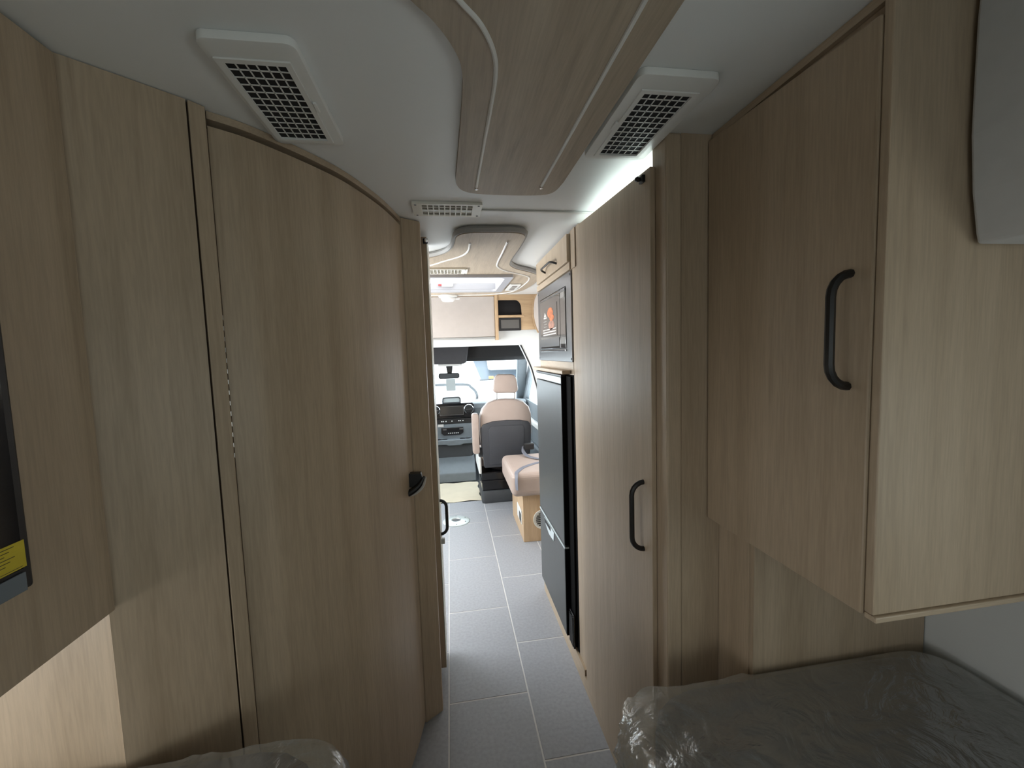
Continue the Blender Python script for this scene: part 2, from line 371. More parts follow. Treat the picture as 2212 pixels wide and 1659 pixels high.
obj('pillar_trim', pillar(-0.845, -0.765, -1), 'dash_grey', ws)
obj('top_seal', box(-0.78, 0.86, 4.74, 4.78, 1.375, 1.41), 'black_matte', ws)

# dashboard
da = thing('dashboard', (0.04, 4.95, 0.14), 'grey van dashboard with centre screen and round air vents', 'dashboard')
obj('dash_top', prism([(4.93, 0.80), (4.93, 0.855), (4.98, 0.875), (5.40, 0.84), (5.41, 0.60), (5.05, 0.60)], 'x', CABX[0]+0.03, CABX[1]-0.03, bev=0.012), 'dash_grey', da)
obj('glovebox', box(0.275, 0.90, 4.96, 5.30, 0.46, 0.72, 0.03), 'dash_dark', da)
obj('lower_panel', box(-0.83, -0.22, 4.98, 5.30, 0.40, 0.74, 0.03), 'dash_dark', da)
ib = obj('infotainment_binnacle', prism(rrect(-0.245, 0.268, 0.695, 0.872, 0.03), 'y', 4.90, 5.06, bev=0.008), 'black_gloss', da)
obj('screen', box(-0.132, 0.136, 4.894, 4.899, 0.737, 0.832, 0.002), 'glass_dark', ib)
obj('screen_frame', prism(rrect(-0.14, 0.144, 0.729, 0.84, 0.006), 'y', 4.893, 4.899, [rrect(-0.133, 0.137, 0.736, 0.833, 0.004)]), 'steel', ib)
for x in (-0.19, 0.205):
    v = obj('air_vent', lathe([(0.038, 0), (0.052, -0.012), (0.058, -0.006), (0.058, 0.01)], (x, 4.897, 0.797), 'y', 28), 'chrome', ib, True, 'round chrome-ringed air vent')
    obj('vent_core', lathe([(0.001, -0.016), (0.030, -0.014), (0.044, -0.009), (0.044, 0.002)], (x, 4.893, 0.797), 'y', 20), 'black_matte', v, True)
    obj('vent_vane', box(x-0.038, x+0.038, 4.872, 4.88, 0.793, 0.801), 'steel', v)
obj('tray_lid', prism(rrect(-0.105, 0.115, 0.873, 0.945, (0, 0.03, 0.03, 0)), 'y', 4.93, 4.95, [rrect(-0.09, 0.10, 0.882, 0.93, (0, 0.02, 0.02, 0))]), 'dash_dark', da)
obj('tray_lid_window', prism(rrect(-0.09, 0.10, 0.882, 0.93, (0, 0.02, 0.02, 0)), 'y', 4.938, 4.942), 'tag_paper', da)
sp = obj('switch_strip', prism([(-0.22, 0.63), (0.24, 0.63), (0.268, 0.69), (-0.25, 0.69)], 'y', 4.895, 5.0, bev=0.006), 'black_plastic', da)
for x in (-0.12, -0.10, -0.07, 0.0, 0.08, 0.10, 0.13):
    obj('button', box(x-0.007, x+0.007, 4.89, 4.896, 0.655, 0.667, 0.001), 'plastic_white', sp)
obj('centre_stack', prism([(4.93, 0.30), (4.91, 0.34), (4.90, 0.62), (4.96, 0.66), (5.3, 0.66), (5.3, 0.30)], 'x', -0.22, 0.24, bev=0.01), 'dash_grey', da)
cp = obj('control_panel', prism([(-0.13, 0.52), (-0.10, 0.495), (0.09, 0.495), (0.13, 0.52), (0.13, 0.585), (-0.13, 0.585)], 'y', 4.885, 4.91, bev=0.004), 'black_gloss', da)
for x in (-0.09, 0.105): obj('rocker_switch', box(x-0.022, x+0.022, 4.88, 4.886, 0.556, 0.574, 0.003), 'steel', cp)
for k in range(6): obj('button', box(-0.05+0.022*k, -0.038+0.022*k, 4.88, 4.886, 0.515, 0.523, 0.001), 'plastic_white', cp)
obj('label_plate', box(-0.165, -0.10, 4.895, 4.899, 0.595, 0.628, 0.001), 'white_print', da)
ch = obj('cup_holder_shelf', prism([(-0.24, 0.40), (-0.08, 0.40), (-0.05, 0.385), (0.09, 0.385), (0.12, 0.40), (0.25, 0.40), (0.25, 0.455), (-0.24, 0.455)], 'y', 4.80, 5.0, bev=0.008), 'dash_grey', da)
for x in (-0.16, -0.095, 0.115, 0.18): obj('cup_well', lathe([(0.033, 0), (0.033, 0.004), (0.026, 0.004)], (x, 4.85, 0.4535), 'z', 18), 'black_plastic', ch)
obj('lower_cubby', prism([(-0.26, 0.24), (-0.16, 0.17), (0.10, 0.17), (0.24, 0.24), (0.25, 0.395), (-0.25, 0.395)], 'y', 4.86, 5.28, bev=0.02), 'dash_dark', da)
obj('footwell_slope', prism([(4.75, -0.012), (4.62, 0.0), (4.64, 0.10), (4.90, 0.26), (5.40, 0.30), (5.40, -0.012)], 'x', -0.24, 0.25, bev=0.012), 'dash_grey', da)
# rear-view mirror with hanging paper tag
mi = thing('rear_view_mirror', (-0.01, 4.86, 1.16), 'grey rear-view mirror hanging below the windscreen shelf', 'mirror')
obj('mirror_housing', prism(rrect(-0.13, 0.108, 1.175, 1.24, 0.025), 'y', 4.74, 4.775, bev=0.008), 'black_matte', mi, True)
obj('mirror_glass', prism(rrect(-0.12, 0.098, 1.183, 1.232, 0.02), 'y', 4.7355, 4.7385), 'dash_dark', mi)
obj('mount', prism([(-0.05, 1.375), (0.045, 1.375), (0.025, 1.24), (-0.03, 1.24)], 'y', 4.745, 4.80, bev=0.006), 'black_plastic', mi)
tag(obj('paper_tag', prism(rrect(-0.048, 0.058, 1.035, 1.174, 0.006), 'y', 4.742, 4.745), 'tag_paper'), 'pale grey paper tag hanging under the rear-view mirror', 'tag')

# kraft paper floor mat
nm = bmesh.new(); N = 12; grid = []
for i in range(N+1):
    row = []
    for j in range(N+1):
        x = -0.20+0.455*i/N+0.01*math.sin(j*1.3); y = 3.995+0.60*j/N+0.012*math.sin(i*0.9)
        row.append(nm.verts.new((x, y, 0.003+0.004*abs(noise.noise((x*5, y*5, 1))))))
    grid.append(row)
for i in range(N):
    for j in range(N): nm.faces.new((grid[i][j], grid[i+1][j], grid[i+1][j+1], grid[i][j+1]))
r = bmesh.ops.extrude_face_region(nm, geom=nm.faces[:]); bmesh.ops.translate(nm, vec=(0, 0, -0.0025), verts=[g for g in r['geom'] if isinstance(g, bmesh.types.BMVert)])
bmesh.ops.recalc_face_normals(nm, faces=nm.faces[:])
tag(obj('floor_mat', nm, 'kraft_paper', None, True), 'creased cream paper mat on the cab floor beside the passenger seat', 'mat')

# passenger seat
ps = thing('passenger_seat', (0.5, 4.1, 0.0), 'beige leather cab seat with charcoal back panel and headrest', 'seat')
def soft(poly, axis, a, b, bev, sub=1):
    bm = prism(poly, axis, a, b, bev=bev); return bm
obj('pedestal_base', prism(rrect(0.256, 0.78, 3.88, 4.35, 0.03), 'z', 0.0, 0.12, bev=0.012), 'dash_dark', ps, True)
pb = obj('pedestal_box', box(0.262, 0.77, 3.90, 4.33, 0.12, 0.30, 0.01), 'black_gloss', ps, label='glossy black seat box')
obj('swivel_plate', box(0.255, 0.78, 3.885, 4.34, 0.205, 0.225, 0.004), 'black_gloss', pb)
obj('swivel_ring', lathe([(0.15, 0), (0.16, 0.012), (0.12, 0.03)], (0.5, 4.1, 0.30), 'z', 24), 'steel', pb)
obj('seat_cushion', box(0.25, 0.76, 3.96, 4.42, 0.335, 0.47, 0.045, 4), 'leather_beige', ps, True)
bk = [(0.275, 0.42), (0.72, 0.42), (0.755, 0.70), (0.755, 0.86), (0.735, 0.93), (0.68, 0.985), (0.60, 1.008), (0.51, 1.015), (0.42, 1.01), (0.345, 0.985), (0.285, 0.92), (0.262, 0.86), (0.258, 0.70)]
br = obj('backrest', prism(bk, 'y', 3.83, 3.97, bev=0.03), 'leather_beige', ps, True)
pan = [(0.285, 0.37), (0.71, 0.37), (0.738, 0.60), (0.742, 0.75), (0.725, 0.79), (0.64, 0.81), (0.51, 0.816), (0.37, 0.808), (0.285, 0.785), (0.262, 0.745), (0.263, 0.60)]
bp_ = obj('back_panel', prism(pan, 'y', 3.802, 3.86, bev=0.014), 'leather_grey', br, True, 'charcoal upholstered back panel')
obj('panel_inset', prism([(0.335, 0.40), (0.67, 0.40), (0.675, 0.74), (0.66, 0.765), (0.36, 0.77), (0.335, 0.74)], 'y', 3.796, 3.83, bev=0.006), 'leather_grey', br, True)
hd = obj('headrest', prism([(0.415, 1.075), (0.605, 1.068), (0.632, 1.10), (0.618, 1.20), (0.60, 1.24), (0.57, 1.246), (0.45, 1.25), (0.42, 1.235), (0.405, 1.19), (0.392, 1.10)], 'y', 3.80, 3.90, bev=0.024), 'leather_beige', ps, True)
for x in (0.432, 0.60): obj('headrest_post', tube([(x, 3.86, 1.0), (x, 3.85, 1.10)], 0.006), 'chrome', hd)
obj('armrest', prism(rrect(0.182, 0.246, 0.515, 0.895, 0.022), 'y', 3.78, 3.87, bev=0.015), 'leather_beige', ps, True)
obj('armrest_bracket', box(0.236, 0.30, 3.84, 3.90, 0.47, 0.56, 0.01), 'dash_dark', ps)
obj('side_trim', box(0.235, 0.262, 3.86, 4.36, 0.30, 0.46, 0.01), 'plastic_white', ps, label='pale plastic side shield')

# ================================================================== dinette
be = thing('dinette_bench', (0.8, 3.25, 0.0), 'light oak dinette bench box beside the fridge', 'bench')
obj('bench_box', box(0.504, XR_-0.005, 3.0, 3.55, 0.0, 0.355, 0.004), 'oak_warm_z', be)
obj('seat_board', box(0.50, XR_-0.005, 2.985, 3.555, 0.357, 0.376, 0.006), 'oak_warm', be)
vg = obj('round_vent', lathe([(0.062, 0.0), (0.075, -0.006), (0.075, 0.004), (0.062, 0.004)], (0.655, 2.997, 0.171), 'y', 28), 'plastic_cream', be, True, 'round cream heating vent')
for k in range(-3, 4):
    hw = math.sqrt(0.055**2-(k*0.015)**2); obj('slot', box(0.655-hw, 0.655+hw, 2.988, 2.9925, 0.171+k*0.015-0.003, 0.171+k*0.015+0.003), 'black_matte', vg)
sk = obj('wall_socket', box(0.497, 0.5035, 3.05, 3.25, 0.12, 0.23, 0.002), 'plastic_white', be)
obj('socket_face', box(0.4955, 0.4965, 3.06, 3.14, 0.13, 0.20), 'black_plastic', sk)
sc = obj('seat_cushion', box(0.415, XR_-0.03, 2.925, 3.54, 0.3765, 0.557, 0.045, 5), 'leather_beige')
tag(sc, 'beige leather seat cushion on the oak bench', 'cushion')
sb = thing('seat_belt', (0.55, 3.2, 0.557), 'grey webbing seat belt lying across the beige bench cushion', 'seat belt')
def strap(pts, wv, th=0.002):
    bm = bmesh.new(); pts = [Vector(p) for p in pts]; wv = Vector(wv); rows = []
    for p in pts: rows.append([bm.verts.new(p-wv), bm.verts.new(p+wv)])
    for A, B in zip(rows, rows[1:]): bm.faces.new((A[0], A[1], B[1], B[0]))
    r = bmesh.ops.extrude_face_region(bm, geom=bm.faces[:]); bmesh.ops.translate(bm, vec=(0, -th*0.4, th), verts=[g for g in r['geom'] if isinstance(g, bmesh.types.BMVert)])
    bmesh.ops.recalc_face_normals(bm, faces=bm.faces[:]); return bm
obj('webbing', strap(catmull([(0.78, 3.23, 0.5575), (0.66, 3.19, 0.5575), (0.54, 3.10, 0.5575), (0.475, 3.0, 0.5575), (0.455, 2.955, 0.5545), (0.448, 2.928, 0.535), (0.445, 2.922, 0.50), (0.447, 2.922, 0.44)], 5), (0.010, -0.016, 0)), 'strap_grey', sb)
obj('webbing', strap(catmull([(0.86, 3.22, 0.562), (0.72, 3.28, 0.562), (0.63, 3.38, 0.566), (0.60, 3.46, 0.59), (0.61, 3.50, 0.63)], 5), (0.016, 0.014, 0)), 'strap_grey', sb)
obj('buckle', box(0.615, 0.70, 3.47, 3.51, 0.60, 0.655, 0.008), 'black_plastic', sb)

# table mounting plate on the floor
tp = thing('table_base_plate', (0.004, 3.525, 0.0), 'round pale metal table socket plate screwed to the floor tiles', 'plate')
cxp, cyp = 0.0, 3.525
obj('flange', lathe([(0.118, 0.0), (0.118, 0.003), (0.105, 0.008), (0.055, 0.011), (0.042, 0.013), (0.038, 0.006), (0.001, 0.005)], (cxp, cyp, 0.0005), 'z', 36), 'metal_plate', tp, True)
obj('socket', lathe([(0.036, 0.0), (0.036, 0.001), (0.001, 0.001)], (cxp, cyp, 0.0065), 'z', 24), 'steel', tp)
for k in range(6):
    a = math.radians(30+60*k); obj('screw', lathe([(0.007, 0), (0.005, 0.003), (0.001, 0.0032)], (cxp+0.09*math.cos(a), cyp+0.09*math.sin(a), 0.009), 'z', 10), 'dash_grey', tp)

# right overhead cupboard with curved fabric front above the bench
oh = thing('dinette_overhead_cupboard', (0.95, 3.0, 1.6), 'overhead cupboard with bulging off-white front above the dinette bench', 'cupboard')
prof = [(0.775, 1.948), (0.752, 1.90), (0.742, 1.83), (0.742, 1.76), (0.752, 1.70), (0.768, 1.65), (0.785, 1.615)]
obj('front', prism(prof+[(0.80, 1.612), (0.80, 1.948)], 'y', 2.42, 3.53), 'fabric_beige', oh, True)
obj('end_panel', prism([(x-0.012, z) for x, z in prof]+[(XR_-0.004, 1.60), (XR_-0.004, 1.948)], 'y', 3.531, 3.544), 'oak_warm', oh)
obj('carcass', box(0.801, XR_-0.004, 2.42, 3.53, 1.60, 1.948), 'oak_y', oh)

# cab-over cupboard on the bulkhead
fc = thing('front_overhead_cupboard', (0.1, 3.57, 1.56), 'overhead cupboard with off-white flap, oak niche and monitor on the bulkhead', 'cupboard')
FY = 3.548
obj('flap_door', box(-0.60, 0.402, FY, FY+0.02, 1.592, 1.936, 0.004), 'fabric_beige', fc, label='wide off-white flap door')
obj('carcass', box(-0.62, 0.40, FY+0.021, YF-0.001, 1.585, 1.948), 'oak_warm', fc)
obj('top_rail', box(-0.62, 0.40, FY-0.006, FY+0.02, 1.937, 1.949), 'oak_warm', fc)
obj('divider_post', box(0.404, 0.43, FY-0.012, YF-0.001, 1.562, 1.949, 0.003), 'oak_warm_z', fc)
hole1 = [(0.434, 1.775), (0.64, 1.775), (0.638, 1.815)]+[(0.585+0.053*math.cos(a), 1.83+0.072*math.sin(a)) for a in [math.radians(k*18) for k in range(1, 6)]]+[(0.434, 1.902)]
hole2 = [(0.436, 1.636+0.012), (0.628, 1.648), (0.628, 1.752), (0.436, 1.752)]
obj('face_panel', prism([(0.431, 1.645), (0.775, 1.645), (0.775, 1.949), (0.431, 1.949)], 'y', FY, FY+0.015, [hole1, [(0.438, 1.655), (0.626, 1.655), (0.626, 1.75), (0.438, 1.75)]]), 'oak_warm', fc)
obj('niche_liner', box(0.431, 0.775, FY+0.035, YF-0.001, 1.646, 1.948), 'cavity_black', fc)
obj('niche_shelf', box(0.431, 0.66, FY-0.008, FY+0.03, 1.755, 1.771, 0.002), 'oak_warm', fc)
mo = obj('monitor', prism(rrect(0.437, 0.63, 1.640, 1.75, 0.008), 'y', FY-0.006, FY+0.03, bev=0.003), 'black_matte', fc, label='small black framed monitor')
obj('monitor_screen', box(0.455, 0.612, FY-0.008, FY-0.0055, 1.66, 1.732, 0.001), 'screen_off', mo)
obj('lower_rail', box(-0.62, 0.40, FY-0.004, FY+0.02, 1.574, 1.590, 0.002), 'grey_edge', fc)

# ================================================================== right-hand furniture
# tall wardrobe
tw = thing('wardrobe', (0.8, 1.27, 0.0), 'tall oak wardrobe between the fridge and the wrapped bed', 'wardrobe')
obj('carcass', box(0.5225, XR_-0.004, 0.935, 1.60, 0.0, 1.86, 0.002), 'oak_z', tw)
obj('stile', box(0.521, 0.56, 0.93, 0.998, 0.0, 1.9495, 0.004), 'oak_z', tw)
obj('end_panel', box(0.5595, XR_-0.002, 0.931, 0.9345, 0.0, 1.9495), 'oak_z', tw)
obj('plinth', box(0.515, 0.522, 0.999, 1.60, 0.0, 0.06), 'oak_y', tw)
dy0, dy1 = 0.981, 1.553
td = obj('door', hexa([(0.507, dy0, 0.062), (0.520, dy0, 0.062), (0.520, dy1, 0.062), (0.507, dy1, 0.062), (0.507, dy0, 1.894), (0.520, dy0, 1.894), (0.520, dy1, 1.928), (0.507, dy1, 1.928)], bev=0.0015), 'oak_z', tw)
obj('handle', dhandle((0.508, 1.03, 1.088), (0.508, 1.03, 0.90), (-0.035, 0, 0)), 'handle_black', td, True, 'black bow handle')
ck = obj('catch', box(0.498, 0.508, 1.006, 1.026, 1.868, 1.886, 0.002), 'black_plastic', td)
obj('catch_knob', lathe([(0.001, 0), (0.006, -0.002), (0.007, -0.008), (0.004, -0.013), (0.001, -0.014)], (0.498, 1.016, 1.877), 'x', 12), 'black_gloss', ck, True)
cv = thing('cove_light', (0.8, 1.3, 1.8605), 'slim lit strip lamp hidden on top of the tall wardrobe', 'lamp')
obj('lamp_body', box(0.56, 0.62, 1.02, 1.56, 1.8605, 1.875), 'plastic_white', cv)
obj('lamp_diffuser', box(0.565, 0.615, 1.03, 1.55, 1.8752, 1.884), 'led_cove', cv)

# fridge column
kc = thing('fridge_cabinet', (0.8, 2.0, 0.0), 'oak surround cabinet holding the fridge and microwave', 'cabinet')
obj('side_panel', box(0.525, XR_-0.004, 1.602, 1.695, 0.0, 1.948), 'oak_z', kc)
obj('end_panel', box(0.53, XR_-0.004, 2.345, 2.36, 0.0, 1.948), 'oak_z', kc)
obj('middle_panel', box(0.524, 0.56, 1.697, 2.344, 1.345, 1.40), 'oak_y', kc)
obj('plinth', box(0.515, 0.5245, 1.602, 2.36, 0.0, 0.085), 'oak_y', kc)
obj('pull_out_board', box(0.484, 0.523, 1.742, 2.36, 1.347, 1.364, 0.003), 'oak_y', kc, label='thin oak pull-out board')
uc = thing('kitchen_overhead_cupboard', (0.8, 2.0, 1.80), 'small oak overhead cupboard with horizontal handle above the microwave', 'cupboard')
obj('carcass', box(0.524, XR_-0.01, 1.697, 2.343, 1.79, 1.946), 'oak_y', uc)
obj('side_stile', box(0.520, 0.5235, 1.64, 1.696, 1.79, 1.946), 'oak_z', uc)
ud = obj('flap_door', box(0.506, 0.5225, 1.705, 2.31, 1.824, 1.938, 0.002), 'oak_z', uc)
obj('handle', dhandle((0.507, 2.09, 1.85), (0.507, 1.87, 1.85), (-0.03, 0, 0.012), 0.005), 'handle_black', ud, True)
obj('bottom_rail', box(0.514, 0.5235, 1.697, 2.343, 1.79, 1.820), 'oak_y', uc)

mw = thing('microwave', (0.75, 2.03, 1.40), 'built-in steel microwave with dark glass door and product sticker', 'microwave')
obj('casing', box(0.526, 0.95, 1.72, 2.33, 1.405, 1.78), 'black_plastic', mw)
obj('trim_frame', prism([(1.70, 1.402), (2.345, 1.402), (2.345, 1.785), (1.70, 1.785)], 'x', 0.519, 0.5255, [[(1.776, 1.458), (2.28, 1.458), (2.28, 1.735), (1.776, 1.735)]]), 'steel', mw)
obj('door_glass', box(0.516, 0.524, 1.87, 2.276, 1.462, 1.731, 0.002), 'glass_dark', mw)
obj('control_panel', box(0.516, 0.524, 1.780, 1.866, 1.462, 1.731, 0.002), 'glass_dark', mw)
obj('display', box(0.5150, 0.5158, 1.79, 1.855, 1.69, 1.715), 'grey_print', mw)
obj('door_top_rail', box(0.514, 0.5158, 1.78, 2.276, 1.718, 1.724), 'steel', mw)
obj('door_bottom_rail', box(0.512, 0.5158, 1.78, 2.276, 1.448, 1.456, 0.001), 'chrome', mw)
obj('door_lower_band', box(0.5142, 0.5158, 1.885, 2.268, 1.474, 1.515), 'steel', mw)
for y in (1.712, 2.333):
    for z in (1.414, 1.772): obj('screw', lathe([(0.005, 0), (0.004, -0.002), (0.001, -0.0025)], (0.519, y, z), 'x', 8), 'dash_grey', mw)
st = obj('sticker', box(0.5147, 0.5157, 1.92, 2.24, 1.525, 1.685), 'glass_dark', mw, label='printed product sticker with orange food photo')
def disc(y, z, ry, rz, mat, nm, x0=0.5140):
    bm = prism([(y+ry*math.cos(2*math.pi*k/16), z+rz*math.sin(2*math.pi*k/16)) for k in range(16)], 'x', x0, 0.5146); obj(nm, bm, mat, st)
disc(2.05, 1.645, 0.058, 0.026, 'orange_print', 'food_print'); disc(2.02, 1.618, 0.046, 0.016, 'orange_print', 'food_print', 0.5138)
disc(2.03, 1.582, 0.06, 0.024, 'brown_print', 'food_print')
obj('logo_print', prism([(2.13, 1.632), (2.185, 1.632), (2.16, 1.655)], 'x', 0.5140, 0.5146), 'white_print', st)
obj('text_print', box(0.5140, 0.5146, 2.12, 2.19, 1.622, 1.629), 'white_print', st)
for k, (a, b) in enumerate(((2.12, 2.20), (2.12, 2.18), (2.12, 2.19), (2.12, 2.17))): obj('text_print', box(0.5140, 0.5146, a, b, 1.605-0.014*k, 1.609-0.014*k), 'grey_print', st)
for k in range(3): obj('text_print', box(0.5140, 0.5146, 1.94, 2.21, 1.533+0.013*k, 1.539+0.013*k), 'white_print', st)

fr = thing('fridge', (0.8, 2.05, 0.088), 'tall dark grey two-door fridge with black body beside the wardrobe', 'fridge')
obj('body', box(0.524, 1.08, 1.697, 2.343, 0.088, 1.342, 0.003), 'fridge_black', fr)
obj('front_frame', box(0.515, 0.5235, 1.72, 2.335, 0.10, 1.338, 0.002), 'fridge_black', fr)
ud = obj('upper_door', box(0.493, 0.5145, 1.80, 2.322, 0.548, 1.296, 0.003), 'fridge_grey', fr)
obj('door_edge', box(0.4945, 0.514, 1.794, 1.7995, 0.548, 1.335), 'fridge_black', ud)
obj('control_strip', box(0.493, 0.5145, 1.80, 2.322, 1.300, 1.332, 0.003), 'pull_pale', fr, label='bright metal control strip')
obj('top_cap', box(0.4925, 0.5145, 1.795, 2.325, 1.3325, 1.343, 0.002), 'black_plastic', fr)
ld = obj('lower_door', box(0.493, 0.5145, 1.80, 2.322, 0.108, 0.527, 0.003), 'fridge_grey', fr)
obj('door_edge', box(0.4945, 0.514, 1.794, 1.7995, 0.108, 0.527), 'fridge_black', ld)
obj('handle_rail', box(0.4915, 0.5145, 1.796, 2.325, 0.529, 0.537, 0.001), 'pull_pale', fr)
obj('handle_rail', box(0.4945, 0.5145, 1.796, 2.325, 0.538, 0.5465, 0.001), 'black_plastic', fr)
hl = obj('handle_recess', prism([(2.0, 0.475), (2.10, 0.468), (2.17, 0.49), (2.20, 0.522), (1.99, 0.522)], 'x', 0.4905, 0.4929), 'pull_pale', ld)
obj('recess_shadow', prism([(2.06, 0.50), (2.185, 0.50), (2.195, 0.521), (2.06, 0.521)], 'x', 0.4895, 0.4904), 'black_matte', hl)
gv = obj('vent_grille', box(0.505, 0.5145, 1.722, 1.785, 0.09, 0.25, 0.003), 'black_gloss', fr, label='black slotted vent grille')
for k in range(5): obj('vent_slat', box(0.501, 0.5049, 1.728+0.011*k, 1.734+0.011*k, 0.10, 0.24), 'black_plastic', gv)

# overhead cupboard over the right-hand bed
XO = 0.626
rc = thing('bed_overhead_cupboard', (0.9, 0.72, 1.02), 'large oak overhead cupboard with black handle above the wrapped bed', 'cupboard')
obj('carcass', box(XO+0.022, XR_-0.004, 0.545, 0.927, 1.026, 1.945), 'oak_z', rc)
rd = obj('door', hexa([(XO, 0.532, 1.019), (XO+0.018, 0.532, 1.019), (XO+0.018, 0.926, 1.019), (XO, 0.926, 1.019), (XO, 0.532, 1.912), (XO+0.018, 0.532, 1.912), (XO+0.018, 0.926, 1.932), (XO, 0.926, 1.932)], bev=0.003), 'oak_z', rc)
obj('handle', dhandle((XO+0.001, 0.566, 1.556), (XO+0.001, 0.566, 1.379), (-0.036, 0, 0)), 'handle_black', rd, True, 'black bow handle')
obj('end_panel', box(XO+0.003, XR_-0.004, 0.517, 0.531, 1.026, 1.945, 0.002), 'oak_z', rc)
obj('bottom_rail', box(XO+0.003, XR_-0.004, 0.512, 0.531, 1.016, 1.0255, 0.002), 'oak_x', rc)
obj('top_rail', box(XO+0.012, XO+0.03, 0.532, 0.927, 1.934, 1.9485), 'oak_y', rc)
# low cabinet at the foot of the right-hand bed
lc = thing('bed_end_cabinet', (0.9, 0.87, 0.0), 'low oak cabinet box at the bed end under the overhead cupboard', 'cabinet')
obj('side_panel', box(0.662, 0.674, 0.822, 0.929, 0.0, 1.018), 'oak_z', lc)
obj('rear_panel', box(0.665, XR_-0.004, 0.81, 0.8215, 0.0, 1.018), 'oak_z', lc)
# padded valance on the right wall
vprof = [(XR_-0.002, 1.948), (0.762, 1.948), (0.758, 1.90), (0.757, 1.80), (0.757, 1.74), (0.764, 1.66), (0.775, 1.60), (0.779, 1.587), (XR_-0.002, 1.587)]
va = obj('window_valance', prism(vprof, 'y', -1.2, 0.511, bev=0.004), 'valance_fabric')
tag(va, 'grey-white padded valance butting against the oak overhead cupboard end', 'valance')

# ================================================================== left-hand furniture
# bathroom cabin with the curved door
ba = thing('bathroom_cabin', (-0.6, 1.2, 0.0), 'oak bathroom cabin with angled wall around the curved door', 'bathroom')
door_plan = [(-0.456, 0.935), (-0.407, 0.974), (-0.357, 1.034), (-0.302, 1.112), (-0.253, 1.200), (-0.203, 1.338), (-0.174, 1.452), (-0.154, 1.56)]
dp = [(p.x, p.y) for p in catmull([Vector((a, b, 0)) for a, b in door_plan], 5)]
obj('angled_panel', ribbon([(-0.605, 0.7845), (-0.536, 0.843), (-0.4722, 0.8982)], 0.02, 0.0, 1.948), 'oak_z', ba)
obj('rear_panel', box(XL+0.002, -0.6075, 0.79, 0.808, 0.0, 1.948), 'oak_z', ba)
obj('jamb', prism([(-0.4685, 0.898), (-0.4500, 0.9195), (-0.456, 0.931), (-0.472, 0.94), (-0.479, 0.915)], 'z', 0.0, 1.948, bev=0.002), 'oak_z', ba)
obj('jamb_groove', prism([(-0.484, 0.905), (-0.468, 0.909), (-0.48, 0.92)], 'z', 0.0, 1.948), 'edge_dark', ba)
obj('header', ribbon(dp, 0.03, 1.9335, 1.9485), 'oak_x', ba)
inner = []
for i, q in enumerate(dp):
    d = Vector(dp[min(i+1, len(dp)-1)])-Vector(dp[max(i-1, 0)]); d.normalize(); inner.append((q[0]-d.y*0.034, q[1]+d.x*0.034))
obj('inner_frame', ribbon(inner[1:-1], 0.01, 0.0, 1.948), 'edge_dark', ba)
obj('end_post', prism([(-0.150, 1.562), (-0.087, 1.606), (-0.087, 1.632), (-0.24, 1.632), (-0.21, 1.575)], 'z', 0.0, 1.948, bev=0.003), 'oak_z', ba)
dr = thing('door_1', (-0.3, 1.15, 0.015), 'convex curved oak bathroom door with black lever handle', 'door', kind='structure')
dpn = [(a, b) for a, b in dp]
obj('door_leaf', ribbon(dpn[0:], 0.025, 0.015, 1.920), 'oak_z', dr, True)
hg = obj('piano_hinge', tube([(-0.4565, 0.9275, 0.03), (-0.4565, 0.9275, 1.91)], 0.0035, 8), 'edge_dark', dr)
for k in range(14):
    z = 1.545-0.022*k; obj('hinge_light_dash', tube([(-0.4545, 0.9265, z), (-0.4545, 0.9265, z-0.009)], 0.0025, 6), 'chrome', hg)  # bright dashes stand in for light leaking through the hinge
lv = obj('lever_handle', prism([(-0.168, 0.972), (-0.140, 0.968), (-0.116, 1.004), (-0.120, 1.022), (-0.168, 1.022)], 'y', 1.505, 1.535, bev=0.003), 'handle_black', dr, label='black lever handle with silver edge')
obj('lever_grip', tube(catmull([(-0.173, 1.50, 0.950), (-0.147, 1.50, 0.964), (-0.123, 1.50, 0.984), (-0.108, 1.50, 1.012)], 4), [0.012, 0.0122, 0.0122, 0.012, 0.0115, 0.011, 0.0102, 0.0095, 0.009, 0.008, 0.0068, 0.005, 0.003], 10), 'handle_black', lv, True)
obj('lever_edge', tube(catmull([(-0.160, 1.490, 0.944), (-0.136, 1.489, 0.956), (-0.113, 1.489, 0.980), (-0.102, 1.492, 1.012)], 4), [0.001, 0.002, 0.003, 0.0035, 0.004, 0.0042, 0.0045, 0.0045, 0.0045, 0.0045, 0.004, 0.0035, 0.002], 8), 'lever_silver', lv, True)
# tall left wardrobe opposite the fridge
lw = thing('narrow_wardrobe', (-0.5, 1.9, 0.0), 'tall oak wardrobe seen edge-on behind the bathroom post', 'wardrobe')
obj('carcass', box(XL+0.002, -0.103, 1.64, 1.96, 0.0, 1.948), 'oak_z', lw)
ldr = obj('door', box(-0.099, -0.073, 1.76, 1.955, 0.062, 1.935, 0.002), 'oak_z', lw)
obj('door_edge', box(-0.0725, -0.0700, 1.7605, 1.955, 0.062, 1.935), 'plastic_cream', ldr)  # cream sheet on the aisle face, light from the front painted into its colour
obj('handle', dhandle((-0.071, 1.805, 0.808), (-0.071, 1.805, 0.655), (0.03, 0, 0)), 'handle_black', ldr, True)
kn = obj('catch', box(-0.085, -0.066, 1.745, 1.759, 1.905, 1.925, 0.002), 'black_plastic', ldr)
obj('catch_knob', lathe([(0.001, 0), (0.007, -0.002), (0.008, -0.009), (0.005, -0.014), (0.001, -0.015)], (-0.072, 1.745, 1.914), 'y', 12), 'chrome', kn, True)
obj('lock', box(-0.070, -0.054, 1.79, 1.81, 0.615, 0.638, 0.002), 'lever_silver', ldr)

